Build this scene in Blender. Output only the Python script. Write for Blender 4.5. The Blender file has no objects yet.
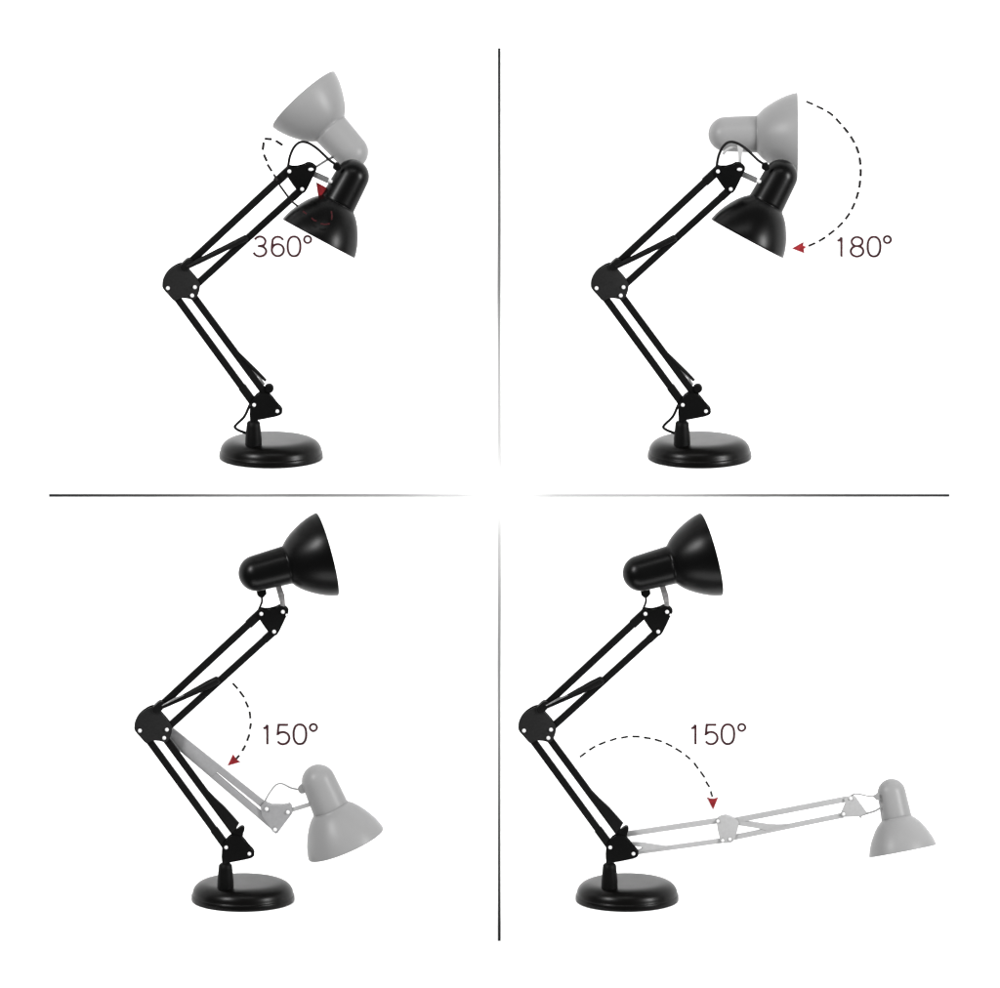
import bpy, bmesh, math
from mathutils import Vector, Matrix

# ------------------------------------------------------------------ setup
scene = bpy.context.scene
COL = scene.collection
S = 0.0015                       # metres per photo pixel at the plane of the lamp arms
PITCH = math.radians(12.0)
DIST = 30.0
CX, CY = 500.0, 494.0
FWD = Vector((0, math.cos(PITCH), -math.sin(PITCH)))
UP = Vector((0, math.sin(PITCH), math.cos(PITCH)))
RIGHT = Vector((1, 0, 0))
CAM = -FWD * DIST

cam_d = bpy.data.cameras.new("camera")
cam = bpy.data.objects.new("camera", cam_d)
COL.objects.link(cam)
cam.location = CAM
cam.rotation_euler = (math.pi / 2 - PITCH, 0, 0)
cam_d.sensor_fit = 'HORIZONTAL'
cam_d.sensor_width = 36.0
cam_d.lens = 36.0 * DIST / (1000 * S)
cam_d.clip_end = 200.0
scene.camera = cam

world = bpy.data.worlds.new("World")
scene.world = world
world.use_nodes = True
bg = world.node_tree.nodes["Background"]
bg.inputs[0].default_value = (1, 1, 1, 1)
bg.inputs[1].default_value = 0.40

def softbox(name, loc, target, sx, sy, power, color=(1, 1, 1)):
    ld = bpy.data.lights.new(name, 'AREA')
    ld.shape = 'RECTANGLE'
    ld.size, ld.size_y, ld.energy, ld.color = sx, sy, power, color
    o = bpy.data.objects.new(name, ld)
    COL.objects.link(o)
    o.location = loc
    d = Vector(target) - Vector(loc)
    o.rotation_euler = d.to_track_quat('-Z', 'Y').to_euler()
    return o

softbox("softbox_right", (3.2, -2.05, 1.0), (0, 0, -0.1), 0.65, 1.4, 335)
softbox("softbox_left", (-2.6, -2.3, 2.1), (0, 0, -0.1), 0.6, 1.3, 300)
softbox("softbox_top", (0.0, -2.0, 2.9), (0, 0.05, 0.2), 2.2, 0.6, 40)
softbox("low_fill", (0.1, -1.5, -2.2), (0, 0.2, -0.5), 3.0, 1.0, 75)  # added fill from below, brightens the lower wall around the ledges

vs = scene.view_settings
vs.view_transform = 'Standard'
vs.look = 'None'
vs.exposure = -0.30
vs.gamma = 1.0

# ------------------------------------------------------------------ helpers
def W(x, y, Y=0.0):
    """world point at depth Y (photo pixels) that the photo pixel x, y looks at"""
    d = FWD * DIST + RIGHT * ((x - CX) * S) + UP * ((CY - y) * S)
    t = (Y * S - CAM.y) / d.y
    return CAM + d * t

def tag(o, label=None, cat=None, group=None, kind=None):
    if label: o["label"] = label
    if cat: o["category"] = cat
    if group: o["group"] = group
    if kind: o["kind"] = kind

def empty(name, loc, label, cat, group=None):
    o = bpy.data.objects.new(name, None)
    o.empty_display_size = 0.03
    o.location = loc
    COL.objects.link(o)
    tag(o, label, cat, group)
    return o

def build(name, bm, mat, parent=None, smooth=True, loc=None):
    bmesh.ops.recalc_face_normals(bm, faces=bm.faces[:])
    if smooth:
        for f in bm.faces: f.smooth = True
        for e in bm.edges:
            if len(e.link_faces) == 2 and e.calc_face_angle(0) > math.radians(42): e.smooth = False
    me = bpy.data.meshes.new(name)
    bm.to_mesh(me); bm.free()
    me.materials.append(mat)
    o = bpy.data.objects.new(name, me)
    COL.objects.link(o)
    if parent: o.parent = parent
    if loc is not None: o.location = loc
    return o

def catmull(pts, n=8):
    P = [Vector(p) for p in pts]
    P = [P[0] * 2 - P[1]] + P + [P[-1] * 2 - P[-2]]
    out = []
    for i in range(1, len(P) - 2):
        a, b, c, d = P[i - 1:i + 3]
        for k in range(n):
            t = k / n
            out.append(0.5 * ((2 * b) + (c - a) * t + (2 * a - 5 * b + 4 * c - d) * t * t + (3 * b - a - 3 * c + d) * t ** 3))
    out.append(P[-2])
    return out

def add_tube(bm, pts, rad, seg=12):
    """pts world/local vectors; rad number or list"""
    n = len(pts)
    R = rad if isinstance(rad, (list, tuple)) else [rad] * n
    rings = []
    nrm = None
    for i, p in enumerate(pts):
        t = (pts[min(i + 1, n - 1)] - pts[max(i - 1, 0)]).normalized()
        if nrm is None:
            ref = Vector((0, 1, 0)) if abs(t.y) < 0.9 else Vector((1, 0, 0))
            nrm = (ref - t * ref.dot(t)).normalized()
        else:
            nrm = (nrm - t * nrm.dot(t)).normalized()
        b = t.cross(nrm)
        rings.append([bm.verts.new(p + (nrm * math.cos(a) + b * math.sin(a)) * R[i])
                      for a in [2 * math.pi * k / seg for k in range(seg)]])
    for i in range(n - 1):
        for k in range(seg):
            bm.faces.new((rings[i][k], rings[i][(k + 1) % seg], rings[i + 1][(k + 1) % seg], rings[i + 1][k]))
    bm.faces.new(rings[0][::-1]); bm.faces.new(rings[-1])

def add_lathe(bm, origin, axis, prof, seg=72, close=False):
    """prof: (t along axis, r) in metres"""
    a = axis.normalized()
    ref = Vector((0, 1, 0)) if abs(a.y) < 0.9 else Vector((1, 0, 0))
    u = (ref - a * ref.dot(a)).normalized(); v = a.cross(u)
    rings = []
    for t, r in prof:
        c = origin + a * t
        if r < 1e-7: rings.append([bm.verts.new(c)])
        else: rings.append([bm.verts.new(c + (u * math.cos(2 * math.pi * k / seg) + v * math.sin(2 * math.pi * k / seg)) * r) for k in range(seg)])
    pairs = list(zip(rings, rings[1:]))
    if close: pairs.append((rings[-1], rings[0]))
    for A, B in pairs:
        for k in range(seg):
            k2 = (k + 1) % seg
            if len(A) == 1 and len(B) == 1: continue
            if len(A) == 1: bm.faces.new((A[0], B[k], B[k2]))
            elif len(B) == 1: bm.faces.new((A[k], A[k2], B[0]))
            else: bm.faces.new((A[k], A[k2], B[k2], B[k]))

def add_prism(bm, poly, f, y0, y1, bevel=0.5):
    """poly of photo pixels, extruded along world Y from depth y0 to y1 (pixels); f maps (x, y) to a local point at depth 0"""
    tmp = bmesh.new()
    A = [tmp.verts.new(f(x, y) + Vector((0, y0 * S, 0))) for x, y in poly]
    B = [tmp.verts.new(f(x, y) + Vector((0, y1 * S, 0))) for x, y in poly]
    tmp.faces.new(A); tmp.faces.new(B[::-1])
    n = len(poly)
    for i in range(n):
        tmp.faces.new((A[i], B[i], B[(i + 1) % n], A[(i + 1) % n]))
    if bevel:
        ed = [e for e in tmp.edges if (e.verts[0] in A) == (e.verts[1] in A)]
        bmesh.ops.bevel(tmp, geom=ed, offset=bevel * S, segments=2, profile=0.6, affect='EDGES', clamp_overlap=True)
    me = bpy.data.meshes.new("tmp"); tmp.to_mesh(me); tmp.free()
    bm.from_mesh(me); bpy.data.meshes.remove(me)

def smooth_poly(pts, n=3):
    """round a closed outline"""
    k = len(pts); out = []
    for i in range(k):
        a, b, c, d = [Vector(pts[(i + j - 1) % k]) for j in range(4)]
        for q in range(n):
            t = q / n
            v = 0.5 * ((2 * b) + (c - a) * t + (2 * a - 5 * b + 4 * c - d) * t * t + (3 * b - a - 3 * c + d) * t ** 3)
            out.append((v.x, v.y))
    return out

def bar_poly(a, b, w, w2=None):
    a, b = Vector(a), Vector(b)
    t = (b - a).normalized(); n = Vector((-t.y, t.x))
    w2 = w if w2 is None else w2
    return [tuple(a + n * w / 2), tuple(b + n * w2 / 2), tuple(b - n * w2 / 2), tuple(a - n * w / 2)]

def add_ribbon(bm, pts, w, y0, y1, origin, closed=False):
    """flat raised stroke on the wall through photo pixels pts"""
    P = [Vector(p) for p in pts]; n = len(P)
    L = []; Rr = []
    for i in range(n):
        a = P[(i - 1) % n] if closed or i > 0 else P[i]
        c = P[(i + 1) % n] if closed or i < n - 1 else P[i]
        d1 = (P[i] - a); d2 = (c - P[i])
        if d1.length < 1e-9: d1 = d2
        if d2.length < 1e-9: d2 = d1
        d1.normalize(); d2.normalize()
        t = (d1 + d2).normalized(); m = Vector((-t.y, t.x))
        k = w / 2 / max(0.5, m.dot(Vector((-d1.y, d1.x))))
        L.append(P[i] + m * k); Rr.append(P[i] - m * k)
    rings = []
    for i in range(n):
        rings.append([bm.verts.new(W(q.x, q.y, y) - origin) for q, y in ((L[i], y0), (Rr[i], y0), (Rr[i], y1), (L[i], y1))])
    m = n if closed else n - 1
    for i in range(m):
        A, B = rings[i], rings[(i + 1) % n]
        for k in range(4):
            bm.faces.new((A[k], A[(k + 1) % 4], B[(k + 1) % 4], B[k]))
    if not closed:
        bm.faces.new(rings[0]); bm.faces.new(rings[-1][::-1])

# ------------------------------------------------------------------ materials
def principled(name, color, rough=0.5, metal=0.0, spec=0.5, vary=0.0, scale=60.0, bump=0.0, rvary=0.0):
    m = bpy.data.materials.new(name); m.use_nodes = True
    nt = m.node_tree; b = nt.nodes["Principled BSDF"]
    b.inputs["Base Color"].default_value = (*color, 1)
    b.inputs["Roughness"].default_value = rough
    b.inputs["Metallic"].default_value = metal
    b.inputs["Specular IOR Level"].default_value = spec
    tc = nt.nodes.new("ShaderNodeTexCoord")
    no = nt.nodes.new("ShaderNodeTexNoise")
    no.inputs["Scale"].default_value = scale; no.inputs["Detail"].default_value = 6
    nt.links.new(tc.outputs["Object"], no.inputs["Vector"])
    if vary:
        r = nt.nodes.new("ShaderNodeValToRGB")
        r.color_ramp.elements[0].position = 0.3; r.color_ramp.elements[1].position = 0.7
        r.color_ramp.elements[0].color = (*[c * (1 - vary) for c in color], 1)
        r.color_ramp.elements[1].color = (*[c * (1 + vary) for c in color], 1)
        nt.links.new(no.outputs["Fac"], r.inputs[0]); nt.links.new(r.outputs[0], b.inputs["Base Color"])
    if rvary:
        mr = nt.nodes.new("ShaderNodeMapRange")
        mr.inputs["To Min"].default_value = rough - rvary; mr.inputs["To Max"].default_value = rough + rvary
        nt.links.new(no.outputs["Fac"], mr.inputs["Value"]); nt.links.new(mr.outputs[0], b.inputs["Roughness"])
    if bump:
        n2 = nt.nodes.new("ShaderNodeTexNoise"); n2.inputs["Scale"].default_value = 900; n2.inputs["Detail"].default_value = 3
        nt.links.new(tc.outputs["Object"], n2.inputs["Vector"])
        bp = nt.nodes.new("ShaderNodeBump"); bp.inputs["Strength"].default_value = bump; bp.inputs["Distance"].default_value = 0.0006
        nt.links.new(n2.outputs["Fac"], bp.inputs["Height"]); nt.links.new(bp.outputs[0], b.inputs["Normal"])
    return m

M_WHITE = principled("white_board", (0.9, 0.9, 0.9), 0.9, spec=0.1)
M_GLOSS = principled("black_enamel", (0.0006, 0.0006, 0.0006), 0.32, spec=0.09, rvary=0.05, scale=25, bump=0.05)
M_BASE = principled("black_base_enamel", (0.0008, 0.0007, 0.0006), 0.32, spec=0.085, rvary=0.05, scale=25, bump=0.08)
M_ROD = principled("black_rod_paint", (0.0018, 0.0018, 0.0018), 0.5, spec=0.06, vary=0.35, scale=300, bump=0.3)
M_PLATE = principled("black_plate_paint", (0.0062, 0.0062, 0.0062), 0.55, spec=0.08, vary=0.2, scale=300, bump=0.4)
M_DARK = principled("black_plastic", (0.0010, 0.0010, 0.0010), 0.5, spec=0.05, vary=0.2, scale=200, bump=0.2)
M_CABLE = principled("black_cable", (0.002, 0.002, 0.002), 0.5, spec=0.08)
M_RIVET = principled("bright_rivet", (0.42, 0.42, 0.42), 0.4, metal=0.0, spec=0.5, vary=0.25, scale=400)
M_STEEL = principled("zinc_steel", (0.085, 0.085, 0.085), 0.42, metal=0.35, spec=0.5, vary=0.25, scale=250, bump=0.3)
M_SPRING = principled("spring_steel", (0.08, 0.08, 0.08), 0.35, metal=0.5, spec=0.5, vary=0.3, scale=250)
M_GHOST = principled("pale_grey_enamel", (0.145, 0.145, 0.145), 0.4, spec=0.13, rvary=0.05, scale=25)
M_GHOST_L = principled("light_grey_paint", (0.20, 0.20, 0.20), 0.5, spec=0.25, vary=0.05, scale=200)
M_GHOST_ROD = principled("grey_arm_paint", (0.145, 0.145, 0.147), 0.5, spec=0.25, vary=0.05, scale=200)
M_ZINC = principled("dull_zinc", (0.21, 0.205, 0.205), 0.45, metal=0.2, spec=0.3, vary=0.25, scale=250, bump=0.3)
M_GHOST_STEEL = principled("pale_steel", (0.24, 0.24, 0.24), 0.4, spec=0.3)
M_DASH = principled("dark_dash_ink", (0.006, 0.005, 0.005), 0.7, spec=0.1, vary=0.3, scale=300)
M_DASHRED = principled("dark_red_ink", (0.022, 0.002, 0.003), 0.7, spec=0.1, vary=0.3, scale=300)
M_RED = principled("red_arrow_ink", (0.14, 0.009, 0.012), 0.6, spec=0.1, vary=0.45, scale=160)
M_TEXT = principled("maroon_ink", (0.026, 0.007, 0.009), 0.7, spec=0.1, vary=0.5, scale=120)

def fade_ink(name, axis, start, end):
    """ink line that is dark at local coordinate `start` and thins out to the white of the board at `end`"""
    m = bpy.data.materials.new(name); m.use_nodes = True
    nt = m.node_tree; b = nt.nodes["Principled BSDF"]
    b.inputs["Roughness"].default_value = 0.8; b.inputs["Specular IOR Level"].default_value = 0.1
    tc = nt.nodes.new("ShaderNodeTexCoord"); sp = nt.nodes.new("ShaderNodeSeparateXYZ")
    nt.links.new(tc.outputs["Object"], sp.inputs[0])
    mr = nt.nodes.new("ShaderNodeMapRange")
    mr.inputs["From Min"].default_value = start; mr.inputs["From Max"].default_value = end
    nt.links.new(sp.outputs[axis], mr.inputs["Value"])
    r = nt.nodes.new("ShaderNodeValToRGB")
    r.color_ramp.elements[0].color = (0.010, 0.010, 0.011, 1)
    r.color_ramp.elements[1].color = (0.6, 0.6, 0.6, 1)
    for p, v in ((0.26, 0.042), (0.45, 0.11), (0.63, 0.18), (0.80, 0.28), (0.92, 0.37)):
        e = r.color_ramp.elements.new(p); e.color = (v, v, v, 1)
    nt.links.new(mr.outputs[0], r.inputs[0]); nt.links.new(r.outputs[0], b.inputs["Base Color"])
    return m

# ------------------------------------------------------------------ setting
YW = 140.0                                    # wall depth in pixels behind the arms
bm = bmesh.new()
bmesh.ops.create_cube(bm, size=1, matrix=Matrix.Translation((0, YW * S + 0.02, 0)) @ Matrix.Diagonal((7, 0.04, 5, 1)))
tag(build("wall", bm, M_WHITE, smooth=False), kind="structure")

LAMPS = [(0, 0), (428.5, 0), (-28, 442.5), (356, 442.5)]
YB = 28.0                                     # base centre stands this far behind the arm plane
for dx, dy in LAMPS:
    o = W(271 + dx, 458 + dy, YB)
    y0, y1 = -30 * S, YW * S - 0.001
    bm = bmesh.new()
    bmesh.ops.create_cube(bm, size=1, matrix=Matrix.Translation((o.x, (y0 + y1) / 2, o.z - 0.0042)) @ Matrix.Diagonal((118 * S, y1 - y0, 0.008, 1)))
    bmesh.ops.bevel(bm, geom=bm.edges[:], offset=0.001, segments=2, affect='EDGES')
    tag(build("ledge", bm, M_WHITE), kind="structure")

# ------------------------------------------------------------------ lamp head
PROF_SHADE = [(0, 41.2), (0.6, 41.6), (3, 41.2), (7, 40.2), (12, 38.5), (18, 35.8), (24, 32.6), (30, 28.8), (34, 25.7),
              (37, 22.9), (39, 20.6), (40.2, 19.2), (41.2, 18.9), (41.4, 17.5), (39.6, 17.6), (38, 19.6), (34, 24.2),
              (30, 27.4), (24, 31.2), (18, 34.4), (12, 37.2), (7, 39), (3, 40.1), (0.2, 40.5)]
PROF_NECK = [(40.2, 17.0), (40.6, 18.2), (41.6, 18.7), (44, 18.55), (55, 18.1), (66, 17.6), (72, 17.3)] + \
            [(72 + 17.2 * math.sin(a), 17.25 * math.cos(a)) for a in [math.radians(d) for d in (8, 16, 24, 32, 40, 48, 56, 64, 72, 80, 86)]] + [(89.2, 0.0)]

def head(parent, origin, rim, axis, tilt, Y, sc, mat, fat=1.0):
    """rim: pixel of the mouth's centre; axis: screen direction (x right, y down) from mouth to dome; tilt: mouth leans away"""
    ax = Vector(axis).normalized()
    t = math.radians(tilt)
    a = (RIGHT * ax.x - UP * ax.y) * math.cos(t) - FWD * math.sin(t)
    c = W(rim[0], rim[1], Y) - origin
    bm = bmesh.new(); add_lathe(bm, c, a, [(p * S * sc, r * S * sc) for p, r in PROF_SHADE], seg=96, close=True)
    sh = build("shade", bm, mat, parent)
    bm = bmesh.new(); add_lathe(bm, c, a, [(p * S * sc, r * S * sc * fat) for p, r in PROF_NECK], seg=72)
    nk = build("socket_housing", bm, mat, parent)
    return sh, nk

def rivets(parent, f, pts, r=2.0, mat=None, depth=7.0, stretch=None):
    for i, (x, y) in enumerate(pts):
        bm = bmesh.new()
        c = f(x, y)
        R = r * S
        add_lathe(bm, c + Vector((0, depth * S, 0)), Vector((0, -1, 0)),
                  [(0, 0), (0, R), (2 * depth * S - R * 0.3, R), (2 * depth * S, R * 0.75), (2 * depth * S + R * 0.2, 0)], seg=20)
        if stretch and i == stretch:
            for v in bm.verts: v.co.x = c.x + (v.co.x - c.x) * 1.35; v.co.z = c.z + (v.co.z - c.z) * 0.8
        build("rivet", bm, mat or M_RIVET, parent)

def plates(bm, poly, f, n=3, th=1.5, gap=3.6):
    q = smooth_poly(poly, n) if n > 1 else poly
    add_prism(bm, q, f, -gap - th, -gap, 0.35)
    add_prism(bm, q, f, gap, gap + th, 0.35)

def rod(parent, f, a, b, w, sleeves=(), mat=None, yy=3.0, name="arm_rod"):
    bm = bmesh.new()
    add_prism(bm, bar_poly(a, b, w), f, -yy, yy, 0.9)
    A, B = Vector(a), Vector(b)
    for t0, t1, w2 in sleeves:
        add_prism(bm, bar_poly(tuple(A.lerp(B, t0)), tuple(A.lerp(B, t1)), w2), f, -yy - 0.4, yy + 0.4, 0.8)
    return build(name, bm, mat or M_ROD, parent)

def cable(parent, f3, pts, r, mat):
    bm = bmesh.new()
    add_tube(bm, catmull([f3(*p) for p in pts], 8), r * S, 10)
    return build("cable", bm, mat, parent)

# ------------------------------------------------------------------ black lamps
def desk_lamp(dx, dy, up, label):
    origin = W(271 + dx, 458 + dy, YB)
    t = empty("desk_lamp", origin, label, "desk lamp", "black jointed desk lamps")
    f3 = lambda x, y, Y=0.0: W(x + dx, y + dy, Y) - origin
    f = lambda x, y: f3(x, y, 0)

    # round base: skirt, step, domed shoulder, flat top
    bm = bmesh.new()
    prof = [(0, 0), (0, 50.8), (0.5, 51.7), (2, 52.0), (5.6, 51.8), (6.2, 51.5), (6.5, 51.1), (7.0, 50.9), (9.0, 50.6), (11.0, 50.1),
            (13, 49.1), (15, 47.6), (16.8, 45.5), (18.2, 43.0), (19.1, 40.4), (19.65, 37.6), (19.9, 34.5), (20, 30), (20, 0)]
    add_lathe(bm, Vector((0, 0, 0)), Vector((0, 0, 1)), [(a * S, r * S) for a, r in prof], seg=128)
    build("base", bm, M_BASE, t)

    # stem collar and post
    bm = bmesh.new()
    c = f3(253.5, 446, 0); c.z = 17.0 * S
    top = f3(253.5, 421, 0).z - c.z
    pr = [(0, 0), (0, 8.4), (top / S * 0.35, 8.2), (top / S * 0.45, 8.0), (top / S * 0.8, 7.1), (top / S * 0.94, 6.7), (top / S, 5.2), (top / S, 0)]
    add_lathe(bm, c, Vector((0, 0, 1)), [(a * S, r * S) for a, r in pr], seg=40)
    build("stem_collar", bm, M_DARK, t)
    bm = bmesh.new()
    add_tube(bm, [f(254.0, 424), f(254.0, 402)], 4.1 * S, 24)
    build("post", bm, M_DARK, t)

    # lower bracket
    bm = bmesh.new()
    plates(bm, [(254.3, 397), (259.8, 392.2), (269.5, 393.4), (276.2, 402.4), (281.0, 406.8), (282.6, 410.8), (280.4, 414), (273.2, 416.1), (257.4, 419.1),
                (250.2, 420), (250.0, 406), (252, 400.5)], f, n=2, gap=4.2)
    add_prism(bm, [(256, 398), (268, 396), (274, 404), (258, 414)], f, -4.1, 4.1, 0.3)
    br = build("base_bracket", bm, M_DARK, t)
    rivets(br, f, [(254.2, 403.7), (277.4, 410.0)], 1.85)

    # lower arm
    rod(t, f, (170.5, 289), (253.5, 402.5), 7.0, [(0.86, 1.0, 8.2)])
    rod(t, f, (192.5, 294.8), (268, 397), 7.0)
    if not up:
        bm = bmesh.new()
        add_tube(bm, [f3(235, 349.5, -1), f3(246, 361.5, -2), f3(258, 373.0, -2), f3(265.8, 380.6, -2)], [1.2 * S, 2.2 * S, 2.0 * S, 1.5 * S], 12)
        add_prism(bm, [(232, 346), (241, 355.5), (247, 363), (259, 386), (250, 377)], f, -2.4, 2.4, 0.6)
        sp = build("tension_spring", bm, M_ROD, t)
        bm = bmesh.new(); add_tube(bm, [f3(252, 369.5, -2.5), f3(259, 376.6, -2.5), f3(264.5, 384.5, -2.5)], [0.5 * S, 0.9 * S, 1.1 * S], 10)
        build("spring_hook", bm, M_STEEL, sp)
        bm = bmesh.new()
        add_lathe(bm, f3(269.2, 387.3, 4), Vector((0, -1, 0)), [(0, 0), (0, 4.0 * S), (1 * S, 4.6 * S), (7 * S, 4.6 * S), (8.5 * S, 3.6 * S), (9 * S, 0)], seg=24)
        add_prism(bm, bar_poly((268.3, 386), (266.3, 396), 6.4), f, -3.2, 3.2, 0.5)
        build("tension_knob", bm, M_DARK, t)
        cable(t, f3, [(251.5, 402, 5), (249.3, 406, 4), (244.3, 416.5, 0), (237.0, 423.8, 0), (234.9, 427.2, 1), (238.5, 430.2, 2), (246.5, 433.2, 2)], 1.5, M_CABLE)
    else:
        bm = bmesh.new()
        add_prism(bm, [(231, 345.5), (235.5, 347.2), (244, 356.2), (253, 364.5), (267.3, 380.3), (264.0, 386.0), (258.4, 389), (249, 375)], f, -3.4, 2.6, 0.9)
        build("spring_cover", bm, M_ROD, t)
        bm = bmesh.new()
        q = smooth_poly([(262.5, 389), (267.3, 384.6), (269.8, 383.2), (272.2, 384.0), (272.6, 386.8), (270.6, 391.4), (269.8, 395.5), (262, 396)], 3)
        add_prism(bm, q, f, -4.4, 4.0, 0.7)
        build("tension_knob", bm, M_DARK, t)

    # elbow
    bm = bmesh.new()
    plates(bm, [(181.0, 263.2), (174.3, 266), (167.7, 271.3), (163.4, 278.4), (162.2, 284.7), (163.7, 288.4), (168.2, 293.5), (174.5, 300.0), (179.5, 297.2), (188.0, 297.6),
                (193.5, 299.0), (197.4, 295.2), (200.0, 287.0), (198.6, 280.6), (188.5, 268.6), (185.5, 264.2)], f, n=3)
    add_prism(bm, smooth_poly([(171, 277), (181, 270), (189, 277), (190, 288), (181, 293), (172, 287)], 3), f, -3.5, 3.5, 0.3)
    el = build("elbow_plate", bm, M_PLATE, t)
    rivets(el, f, [(168.0, 287.0), (195.0, 286.0), (192.3, 294.3)], 1.9)
    bm = bmesh.new()
    add_prism(bm, smooth_poly([(180.5, 265), (184.5, 260.4), (188.5, 257.6), (193, 259.5), (191.5, 264.5), (187.5, 268.6), (182, 269.2)], 3), f, -7.2, 3.4, 0.8)
    build("elbow_knob", bm, M_ROD, t)

    # upper arm
    rod(t, f, (184.5, 267.3), (290.0, 169.2), 7.1, [(0.87, 1.0, 8.6)])
    rod(t, f, (196.0, 284.9), (303.2, 187.6), 6.9, [(0.9, 1.0, 7.4)])
    bm = bmesh.new()
    n = 64
    a, b = f3(187, 267.0, -5.8), f3(248, 236.8, -3.4)
    if up:
        b = f3(247.5, 236.5, -3.4)
        rad = [(1.0 + 3.3 * min(1, i / n * 1.25) + (0.35 if i % 2 else 0) * (i / n < 0.62)) * S for i in range(n + 1)]
    else:
        rad = [(2.5 + 0.9 * (i / n) + (0.25 if i % 2 else 0) * (0.15 < i / n < 0.55)) * S for i in range(n + 1)]
    rad[-1] *= 0.5; rad[-2] *= 0.8
    add_tube(bm, [a.lerp(b, i / n) for i in range(n + 1)], rad, 16)
    br2 = build("brace_spring", bm, M_ROD, t)
    if up:
        bm = bmesh.new(); add_tube(bm, [f3(190, 263.2, -8.8), f3(203, 256.3, -9.4), f3(212, 252.6, -8.4)], [0.5 * S, 1.2 * S, 0.6 * S], 10)
        build("spring_hook", bm, M_SPRING, br2)

    # head plate
    bm = bmesh.new()
    plates(bm, [(288.3, 165.4), (292.5, 166.6), (302.6, 165.2), (307.1, 162.6), (312.6, 163.4), (316.8, 167.7), (314.6, 172.5), (307.1, 188.3), (303.4, 192.2),
                (299.6, 191.0), (296.2, 188.4), (288.2, 177.0), (286.2, 171.5)], f, n=2)
    hp = build("head_plate", bm, M_DARK, t)
    rivets(hp, f, [(289.4, 170.2), (311.0, 168.2), (302.2, 188.0)], 1.9, stretch=None if up else 1)

    if not up:
        head(t, origin, (318.4 + dx, 238.8 + dy), (0.475, -0.88), 0.0, 0, 0.985, M_GLOSS)
        bm = bmesh.new()
        add_prism(bm, bar_poly((311.0, 173.0), (328.0, 180.6), 4.6), f, -2.4, -1.0, 0.3)
        add_prism(bm, bar_poly((311.5, 172.0), (328.5, 179.6), 3.6), f, 1.0, 2.4, 0.3)
        hb = build("hinge_bracket", bm, M_STEEL, t)
        bm = bmesh.new(); add_tube(bm, [f3(326.6, 180.0, 2), f3(333.0, 182.6, 4)], 2.3 * S, 16)
        build("hinge_stud", bm, M_RIVET, hb)
        bm = bmesh.new()
        add_prism(bm, smooth_poly([(334.2, 163.2), (338.6, 162.6), (341.0, 168.0), (337.5, 170.4), (333.6, 168.6), (332.9, 166.6)], 2), f, -3, 3, 0.6)
        build("cable_plug", bm, M_DARK, t)
        cable(t, f3, [(288.0, 168.0, 0), (288.4, 164.5, 0), (290.0, 156.1, -1), (293.6, 147.8, -2), (298.4, 142.9, -2), (303.4, 141.8, -3), (309.5, 143.5, -3), (316.8, 148.2, -2),
                      (324.1, 154.9, -1), (330.2, 160.6, 0), (336.0, 164.4, 0)], 1.4, M_CABLE)
    else:
        head(t, origin, (355.2 + dx, 111.7 + dy), (-0.966, 0.258), 7.0, 0, 1.03, M_GLOSS, 1.02)
        bm = bmesh.new()
        add_prism(bm, [(303.4, 143.2), (307.0, 141.6), (309.4, 143.4), (312.6, 152.5), (313.4, 162.5), (310.2, 165.5), (308.6, 162.5)], f, -2.2, -0.8, 0.3)
        add_prism(bm, bar_poly((311.5, 160), (315.8, 175.0), 2.0), f, 4.2, 5.4, 0.2)
        hb = build("hinge_bracket", bm, M_ZINC, t)
        bm = bmesh.new(); add_tube(bm, [f3(314.8, 172.5, 7), f3(314.8, 172.5, -6.5)], 1.3 * S, 12)
        build("hinge_stud", bm, M_RIVET, hb)
        bm = bmesh.new()
        add_prism(bm, [(284.2, 146.9), (293.8, 145.9), (294.6, 151.0), (291.6, 154.6), (287.6, 154.6), (285.2, 152.2)], f, -3.2, 3.2, 0.8)
        build("cable_plug", bm, M_DARK, t)
        cable(t, f3, [(289.4, 153.0, 0), (290.0, 157.0, 0), (289.6, 160.4, 0), (287.9, 164.6, 0), (286.2, 168.6, 0)], 1.2, M_CABLE)
    return t

desk_lamp(*LAMPS[0], False, "black jointed desk lamp, shade aimed down, ringed by dashed 360° arrow")
desk_lamp(*LAMPS[1], False, "black jointed desk lamp, shade aimed down, red arrow tip of 180° arc at its rim")
desk_lamp(*LAMPS[2], True, "black jointed desk lamp, shade raised, grey arm with grey shade hanging from its elbow")
desk_lamp(*LAMPS[3], True, "black jointed desk lamp, shade raised, grey arm stretching right from its base bracket")

# ------------------------------------------------------------------ pale grey second positions
GRP = "pale grey second positions of the lamps"
def ghost_head(label, rim, axis, tilt, Y, joint, sc=1.0):
    o = W(joint[0], joint[1], Y)
    t = empty("pale_lamp", o, label, "lamp", GRP)
    head(t, o, rim, axis, tilt, Y, sc, M_GHOST)
    return t, o

t, o = ghost_head("pale grey lamp head pointing up and left behind the black one ringed by 360° arrow", (303.4, 99.0), (0.669, 0.743), 7.5, 78, (318, 166))
g3 = lambda x, y, Y=0.0: W(x, y, Y) - o
bm = bmesh.new()
add_tube(bm, [g3(316.0, 166.8, 6), g3(326.2, 160.4, 30), g3(333, 157.0, 58), g3(342, 153.0, 70)], 1.3 * S, 10)
build("hinge_bracket", bm, M_STEEL, t)

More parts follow.
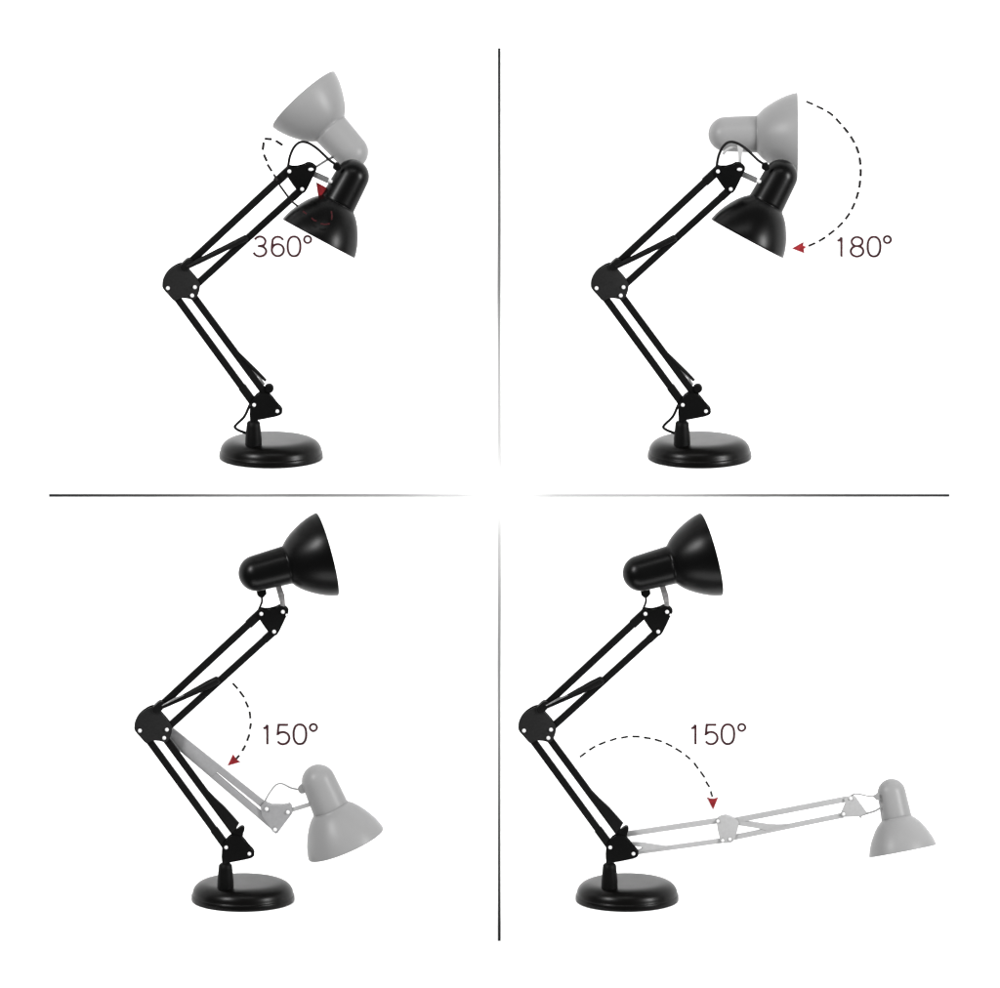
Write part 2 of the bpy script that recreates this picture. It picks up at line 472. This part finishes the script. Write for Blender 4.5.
t, o = ghost_head("pale grey lamp head lying level above the black one beside the 180° arc", (797.6, 134.0), (-1, 0), 0.0, 66, (740, 162))
g3b = lambda x, y, Y=0.0: W(x, y, Y) - o
gb = lambda x, y: g3b(x, y, 32)
bm = bmesh.new()
add_prism(bm, [(737, 145), (744, 146), (741.8, 154), (741.4, 164), (738.4, 164), (738.6, 155)], gb, -0.8, 0.8, 0.3)
build("hinge_bracket", bm, M_GHOST_STEEL, t)
bm = bmesh.new()
add_tube(bm, catmull([g3b(723, 154.0, 36), g3b(727, 149.5, 36), g3b(732, 147.5, 36), g3b(737, 148.5, 36), g3b(741, 151, 36)], 6), 1.4 * S, 10)
build("cable", bm, M_GHOST_L, t)

# lower left: arm and head hanging from the elbow
YG = 12.0
o = W(172, 737, YG)
t = empty("pale_lamp", o, "pale grey arm with shade hanging from the elbow beneath the short 150° arc", "lamp", GRP)
h3 = lambda x, y, Y=YG: W(x, y, Y) - o
h = lambda x, y: h3(x, y)
def grod(poly, name="arm_rod", mat=M_GHOST_ROD, ya=-2.5, yb=2.5):
    bm = bmesh.new(); add_prism(bm, poly, h, ya, yb, 0.6); return build(name, bm, mat, t)
grod(bar_poly((171, 730.6), (265.5, 806.3), 7.0))
grod(bar_poly((167, 735.4), (274, 826.6), 7.2), ya=-2.2, yb=2.8)
grod([(168, 733), (177, 733), (216, 766), (218, 771), (212, 776), (184, 753)], "spring_cover", ya=-2.6, yb=2.7)
bm = bmesh.new()
pl = [(264.5, 801), (271.3, 805.2), (284.5, 805.3), (289.7, 803.1), (292.0, 806), (292.5, 812.3), (277.6, 832.2), (275.8, 832.9), (272.7, 830.8), (262, 815), (260.5, 806)]
add_prism(bm, pl, h, -4.4, 4.4, 0.5)
hp = build("head_plate", bm, M_GHOST_ROD, t)
rivets(hp, h, [(266.7, 808.1), (288, 811.2), (275.1, 828.6)], 2.0, depth=6.2)
head(t, o, (346.2, 844.4), (-0.397, -0.917), 11.5, YG, 0.985, M_GHOST)
bm = bmesh.new(); add_prism(bm, bar_poly((290, 810.2), (311, 803.8), 4.2), h, -2.0, -0.6, 0.3)
build("hinge_bracket", bm, M_GHOST_STEEL, t)
bm = bmesh.new(); add_prism(bm, smooth_poly([(298, 787.6), (301.8, 783.8), (306, 786), (305.6, 792), (301, 793.2), (298.6, 791)], 2), h, -3, 3, 0.5)
build("cable_plug", bm, M_GHOST, t)
cable(t, h3, [(264.3, 804, YG), (266.2, 798.6, YG), (271.3, 790.4, YG), (276.6, 784.6, YG), (282.6, 783.9, YG), (291.1, 788.0, YG), (299.5, 789.7, YG)], 0.85, M_GHOST)

# lower right: arm stretched out from the base bracket
YR = 8.0
o = W(632, 846, YR)
t = empty("pale_lamp", o, "pale grey long arm with shade stretched out right beneath the wide 150° arc", "lamp", GRP)
h3 = lambda x, y, Y=YR: W(x, y, Y) - o
h = lambda x, y: h3(x, y)
def grod(poly, name="arm_rod", mat=M_GHOST_L, ya=-2.0, yb=2.0):
    bm = bmesh.new(); add_prism(bm, poly, h, ya, yb, 0.5); return build(name, bm, mat, t)
grod(bar_poly((624, 834.4), (719, 820.4), 5.3))
grod(bar_poly((634, 852.6), (725, 840.2), 4.6))
grod([(628, 841.8), (640, 842.3), (655, 844.4), (671, 846.6), (655, 849.6), (640, 851.8), (634, 851.4), (641, 848.6), (645, 846.8), (632, 845.4)], "spring_cover", ya=-2.4, yb=2.4)
grod(bar_poly((733, 820.8), (847, 798.9), 5.5))
grod(bar_poly((729, 838.4), (843.5, 815.2), 5.0))
grod([(737, 820.2), (752, 821.8), (770, 825.0), (790, 824.0), (766, 830.4), (755, 827.0), (738, 825.0)], "brace_spring", ya=-2.4, yb=2.4)
bm = bmesh.new()
pl = smooth_poly([(717.4, 817.8), (725.6, 814.7), (735.2, 818.4), (739.0, 822.4), (736, 834.4), (733.6, 840), (730.4, 842.2), (724, 842.6), (720, 839.2), (716.8, 824)], 2)
add_prism(bm, pl, h, -3.6, 3.6, 0.5)
ep = build("elbow_plate", bm, M_GHOST_L, t)
rivets(ep, h, [(717.9, 820.4), (722.6, 839.8), (729.8, 838.4)], 1.6, depth=5)
bm = bmesh.new()
pl = [(843.5, 798.3), (851.8, 795.7), (855.5, 796.8), (866.8, 812.5), (858.5, 816.3), (843.5, 816.5), (840.5, 813.3), (845.8, 803.5)]
add_prism(bm, pl, h, -3.6, 3.6, 0.5)
hp = build("head_plate", bm, M_GHOST_L, t)
rivets(hp, h, [(850.7, 797.7), (843.5, 813.3)], 1.7, depth=5)
head(t, o, (902.9, 851.3), (-0.19, -0.982), 0.0, YR, 0.83, M_GHOST)
bm = bmesh.new()
add_tube(bm, catmull([h3(859, 816.2), h3(867.5, 813.4), h3(875, 811), h3(881, 807.5)], 6), 1.1 * S, 10)
add_tube(bm, [h3(860.5, 814), h3(860.5, 818)], 1.0 * S, 10)
build("hinge_bracket", bm, M_GHOST, t)
cable(t, h3, [(849, 797.2, YR), (852.8, 794.8, YR), (857, 793.9, YR), (864.5, 795.3, YR), (870, 796.4, YR), (877, 796.4, YR)], 0.8, M_GHOST)
bm = bmesh.new(); add_prism(bm, [(872.6, 796.3), (877.5, 793), (880, 800), (876.5, 800)], h, -2.2, 2.2, 0.4)
build("cable_plug", bm, M_GHOST, t)

# ------------------------------------------------------------------ arrows
YM0, YM1 = YW - 0.8, YW - 0.1                 # raised marks on the wall
def wall_arrow(label, dashes, tri, w=2.2):
    o = W(tri[0][0], tri[0][1], YM0)
    t = empty("dashed_arrow", o, label, "arrow", "dashed turning arrows")
    bm = bmesh.new()
    for d in dashes: add_ribbon(bm, d, w, YM0, YM1, o)
    build("dashed_line", bm, M_DASH, t, smooth=False)
    bm = bmesh.new()
    A = [bm.verts.new(W(x, y, YM0 - 0.25) - o) for x, y in tri]; B = [bm.verts.new(W(x, y, YM1) - o) for x, y in tri]
    bm.faces.new(A); bm.faces.new(B[::-1])
    for i in range(len(tri)): bm.faces.new((A[i], B[i], B[(i + 1) % len(tri)], A[(i + 1) % len(tri)]))
    build("arrowhead", bm, M_RED, t, smooth=False)

def split_dashes(pts, n, fill):
    P = catmull([(x, y, 0) for x, y in pts], 12)
    L = [0]
    for a, b in zip(P, P[1:]): L.append(L[-1] + (b - a).length)
    def at(s):
        for i in range(len(L) - 1):
            if L[i + 1] >= s: 
                v = P[i].lerp(P[i + 1], (s - L[i]) / max(1e-9, L[i + 1] - L[i])); return (v.x, v.y)
        return (P[-1].x, P[-1].y)
    per = L[-1] / (n - 1 + fill)
    return [[at(i * per + per * fill * k / 4) for k in range(5)] for i in range(n)]

wall_arrow("dashed arrow curving clockwise from grey level lamp head to black shade, beside 180°",
           split_dashes([(806.3, 101.3), (815.4, 105.3), (829.6, 112.8), (839.7, 122.5), (849.8, 134.7), (856.9, 147.5), (860.3, 161), (860.9, 173.1), (859.4, 187.3),
                         (855.9, 200), (849.8, 213.0), (840.5, 224.7), (829.6, 234.0), (819.4, 240.9), (808.5, 246)], 17, 0.64),
           [(792.1, 248.4), (803.6, 241.8), (803.2, 245.6), (806.8, 246.6), (803.8, 249.0), (804.4, 253.2)], 2.2)
wall_arrow("short dashed arrow bending down to the grey hanging arm, left of its 150° number",
           [[(232.7, 683.2), (237.7, 688.7)], [(239.7, 691.3), (244.1, 697.3)], [(245.5, 701.4), (248.3, 707.4)], [(249.6, 711.5), (250.4, 718.6)], [(251.0, 723.1), (249.9, 729.2)],
            [(249.4, 734.3), (247.1, 740.9)], [(245.5, 745.4), (242.3, 751)], [(239.4, 755.3), (236.4, 758.8)]],
           [(227.6, 765.8), (233.2, 754), (235.0, 757.4), (237.6, 760.2), (240.9, 761.9)], 2.1)
B6 = [((62, 232), (98, 205)), ((120, 188), (158, 165)), ((180, 155), (222, 137)), ((250, 130), (292, 115)), ((320, 112), (362, 104)), ((390, 103), (435, 104)), ((462, 109), (505, 116)),
      ((530, 121), (575, 135)), ((598, 145), (640, 165)), ((660, 178), (700, 203)), ((722, 220), (752, 245)), ((775, 268), (802, 305)), ((815, 322), (842, 360)), ((850, 385), (872, 420)), ((880, 445), (890, 480))]
wall_arrow("wide dashed arrow arching down to the grey stretched arm, left of its 150° number",
           [[(570 + a / 6.25, 720 + b / 6.25) for a, b in d] for d in B6],
           [(713.2, 809.9), (706.8, 797.2), (711.0, 798.6), (714.2, 798.6), (718.4, 797.2)], 1.9)

# the 360° arrow loops round the lamp head in space: it starts behind, passes before both rods and runs round the front of the shade
o = W(282, 145, 30)
t = empty("dashed_arrow", o, "dashed loop arrow circling round the black shade, its red tip at the lamp neck", "arrow", "dashed turning arrows")
q = lambda x, y, Y: W(x, y, Y) - o
bm = bmesh.new()
for a, b, r in (((282.2, 144.8, 36), (276.1, 140.9, 32), 1.4), ((271.3, 139.1, 29), (265.2, 138.7, 24), 1.4), ((263.6, 142.8, 19), (262.8, 149.4, 13), 1.4), ((264.0, 154.9, 8), (266.6, 160.6, 3), 1.4),
                ((267.6, 164.6, 0), (271.6, 170.7, -5), 1.3), ((273.7, 174.2, -8), (277.2, 180.4, -11), 1.2), ((279.8, 185.3, -14), (288.0, 196.6, -20), 1.15), ((291.5, 201.2, -25), (297.6, 206.0, -31), 1.1)):
    add_tube(bm, [q(*a), q(*b)], r * S, 8)
build("dashed_line", bm, M_DASH, t)
bm = bmesh.new()
for p in ([(303, 211.2, -34), (306.4, 213.8, -36)], [(311.6, 218, -39), (314, 220.2, -40.5), (316.6, 221, -40.5)], [(320.5, 223.6, -41), (325, 224.4, -41), (329.6, 223.6, -40)], [(331.6, 219.6, -36), (331.9, 215.4, -33), (331.3, 211.2, -30)]):
    add_tube(bm, [q(*v) for v in p], 0.75 * S, 8)
dl = build("dashed_line", bm, M_DASHRED, t)
dl["label"] = "dark red stretch of dashes across the black shade"
bm = bmesh.new()
qq = lambda x, y: q(x, y, 5)
add_prism(bm, [(316.0, 182.0), (320.4, 184.2), (327.6, 188.2), (325.2, 195.6), (322.0, 196.2), (318.0, 195.2), (317.0, 189.0)], qq, -0.7, 0.7, 0)
build("arrowhead", bm, M_RED, t, smooth=False)

# ------------------------------------------------------------------ numbers
def arc(cx, cy, rx, ry, a0, a1, n=20):
    return [(cx + rx * math.cos(math.radians(a0 + (a1 - a0) * i / n)), cy + ry * math.sin(math.radians(a0 + (a1 - a0) * i / n))) for i in range(n + 1)]
# glyph strokes in a 13 x 20.5 box, y down
def glyph(ch):
    if ch == '0':
        pts = []
        for i in range(40):
            a = 2 * math.pi * i / 40; c, s = math.cos(a), math.sin(a)
            pts.append((6.5 + 6.3 * math.copysign(abs(c) ** 0.85, c), 10.25 + 9.8 * math.copysign(abs(s) ** 0.85, s)))
        return [(pts, True)]
    if ch == '1': return [([(4.2, 20.4), (4.2, 0.8)], False), ([(0.1, 4.5), (2.6, 3.6), (4.4, 0.9)], False)]
    if ch == '3':
        return [(arc(6.4, 5.4, 5.4, 5.0, 200, 410, 20) + [(4.8, 10.0)], False), ([(4.2, 10.1), (8.6, 10.1)] + arc(6.3, 15.2, 6.3, 5.0, -62, 168, 24), False)]
    if ch == '5':
        return [([(11.2, 0.8), (1.6, 0.8), (0.7, 10.2)] + arc(6.0, 14.1, 6.3, 6.1, 222, 508, 28), False)]
    if ch == '6':
        return [(arc(6.6, 7.0, 6.0, 6.4, -28, -150, 16) + [(0.9, 8.0), (0.6, 12.0), (0.7, 14.2)], False), (arc(6.6, 14.0, 6.0, 6.0, 0, 345, 30), True)]
    if ch == '8': return [(arc(6.6, 5.3, 5.5, 4.6, 0, 348, 30), True), (arc(6.6, 14.9, 6.3, 5.2, 0, 348, 30), True)]

def number(label, digits, deg, top, h=20.5):
    o = W(digits[0][1], top + h, YM0)
    t = empty("number", o, label, "number", "printed angle numbers")
    for ch, x in digits:
        bm = bmesh.new()
        for k, (pts, closed) in enumerate(glyph(ch)):
            off = 0.12 * k
            add_ribbon(bm, [(x + a, top + b * h / 20.5) for a, b in pts], 2.25, YM0 - off, YM1, o, closed)
        build("digit", bm, M_TEXT, t, smooth=False)
    bm = bmesh.new()
    add_ribbon(bm, arc(deg[0], deg[1], 3.5, 3.5, 0, 348, 30), 2.1, YM0, YM1, o, True)
    build("degree_sign", bm, M_TEXT, t, smooth=False)

number("thin dark red number reading 360° under the black shade", [('3', 253.6), ('6', 271.2), ('0', 287.5)], (307.6, 239.4), 236.0)
number("thin dark red number reading 180° beside the tall clockwise arc", [('1', 837.3), ('8', 850.6), ('0', 867.6)], (887.5, 239.5), 236.3)
number("thin dark red number reading 150° beside the short arc, above the grey hanging head", [('1', 263.2), ('5', 277.0), ('0', 293.4)], (313.4, 727.5), 724.0)
number("thin dark red number reading 150° at upper right of the wide arch", [('1', 691.3), ('5', 705.2), ('0', 721.4)], (741.8, 727.5), 724.0)

# ------------------------------------------------------------------ dividing lines
def divider(label, a, b, w=2.6):
    o = W(a[0], a[1], YM0)
    e = W(b[0], b[1], YM0) - o
    ax = 0 if abs(e.x) > abs(e.z) else 2
    bm = bmesh.new()
    add_ribbon(bm, [a, b], w, YM0, YM1, o)
    ob = build("divider_line", bm, fade_ink("fading_ink", ax, 0.0, e[ax]), smooth=False, loc=o)
    tag(ob, label, "line", "lines dividing the picture in four")
divider("thin vertical line between the two lamps with lowered shades, fading out downward", (499.2, 48), (499.2, 474))
divider("thin vertical line between the two lamps with raised shades, fading out upward", (499.2, 941), (499.2, 503))
divider("thin horizontal line under the lamp with the 360° arrow, fading out to the right", (49, 495.3), (492, 495.3))
divider("thin horizontal line under the lamp with the 180° arc, fading out to the left", (949.5, 495.3), (522, 495.3))
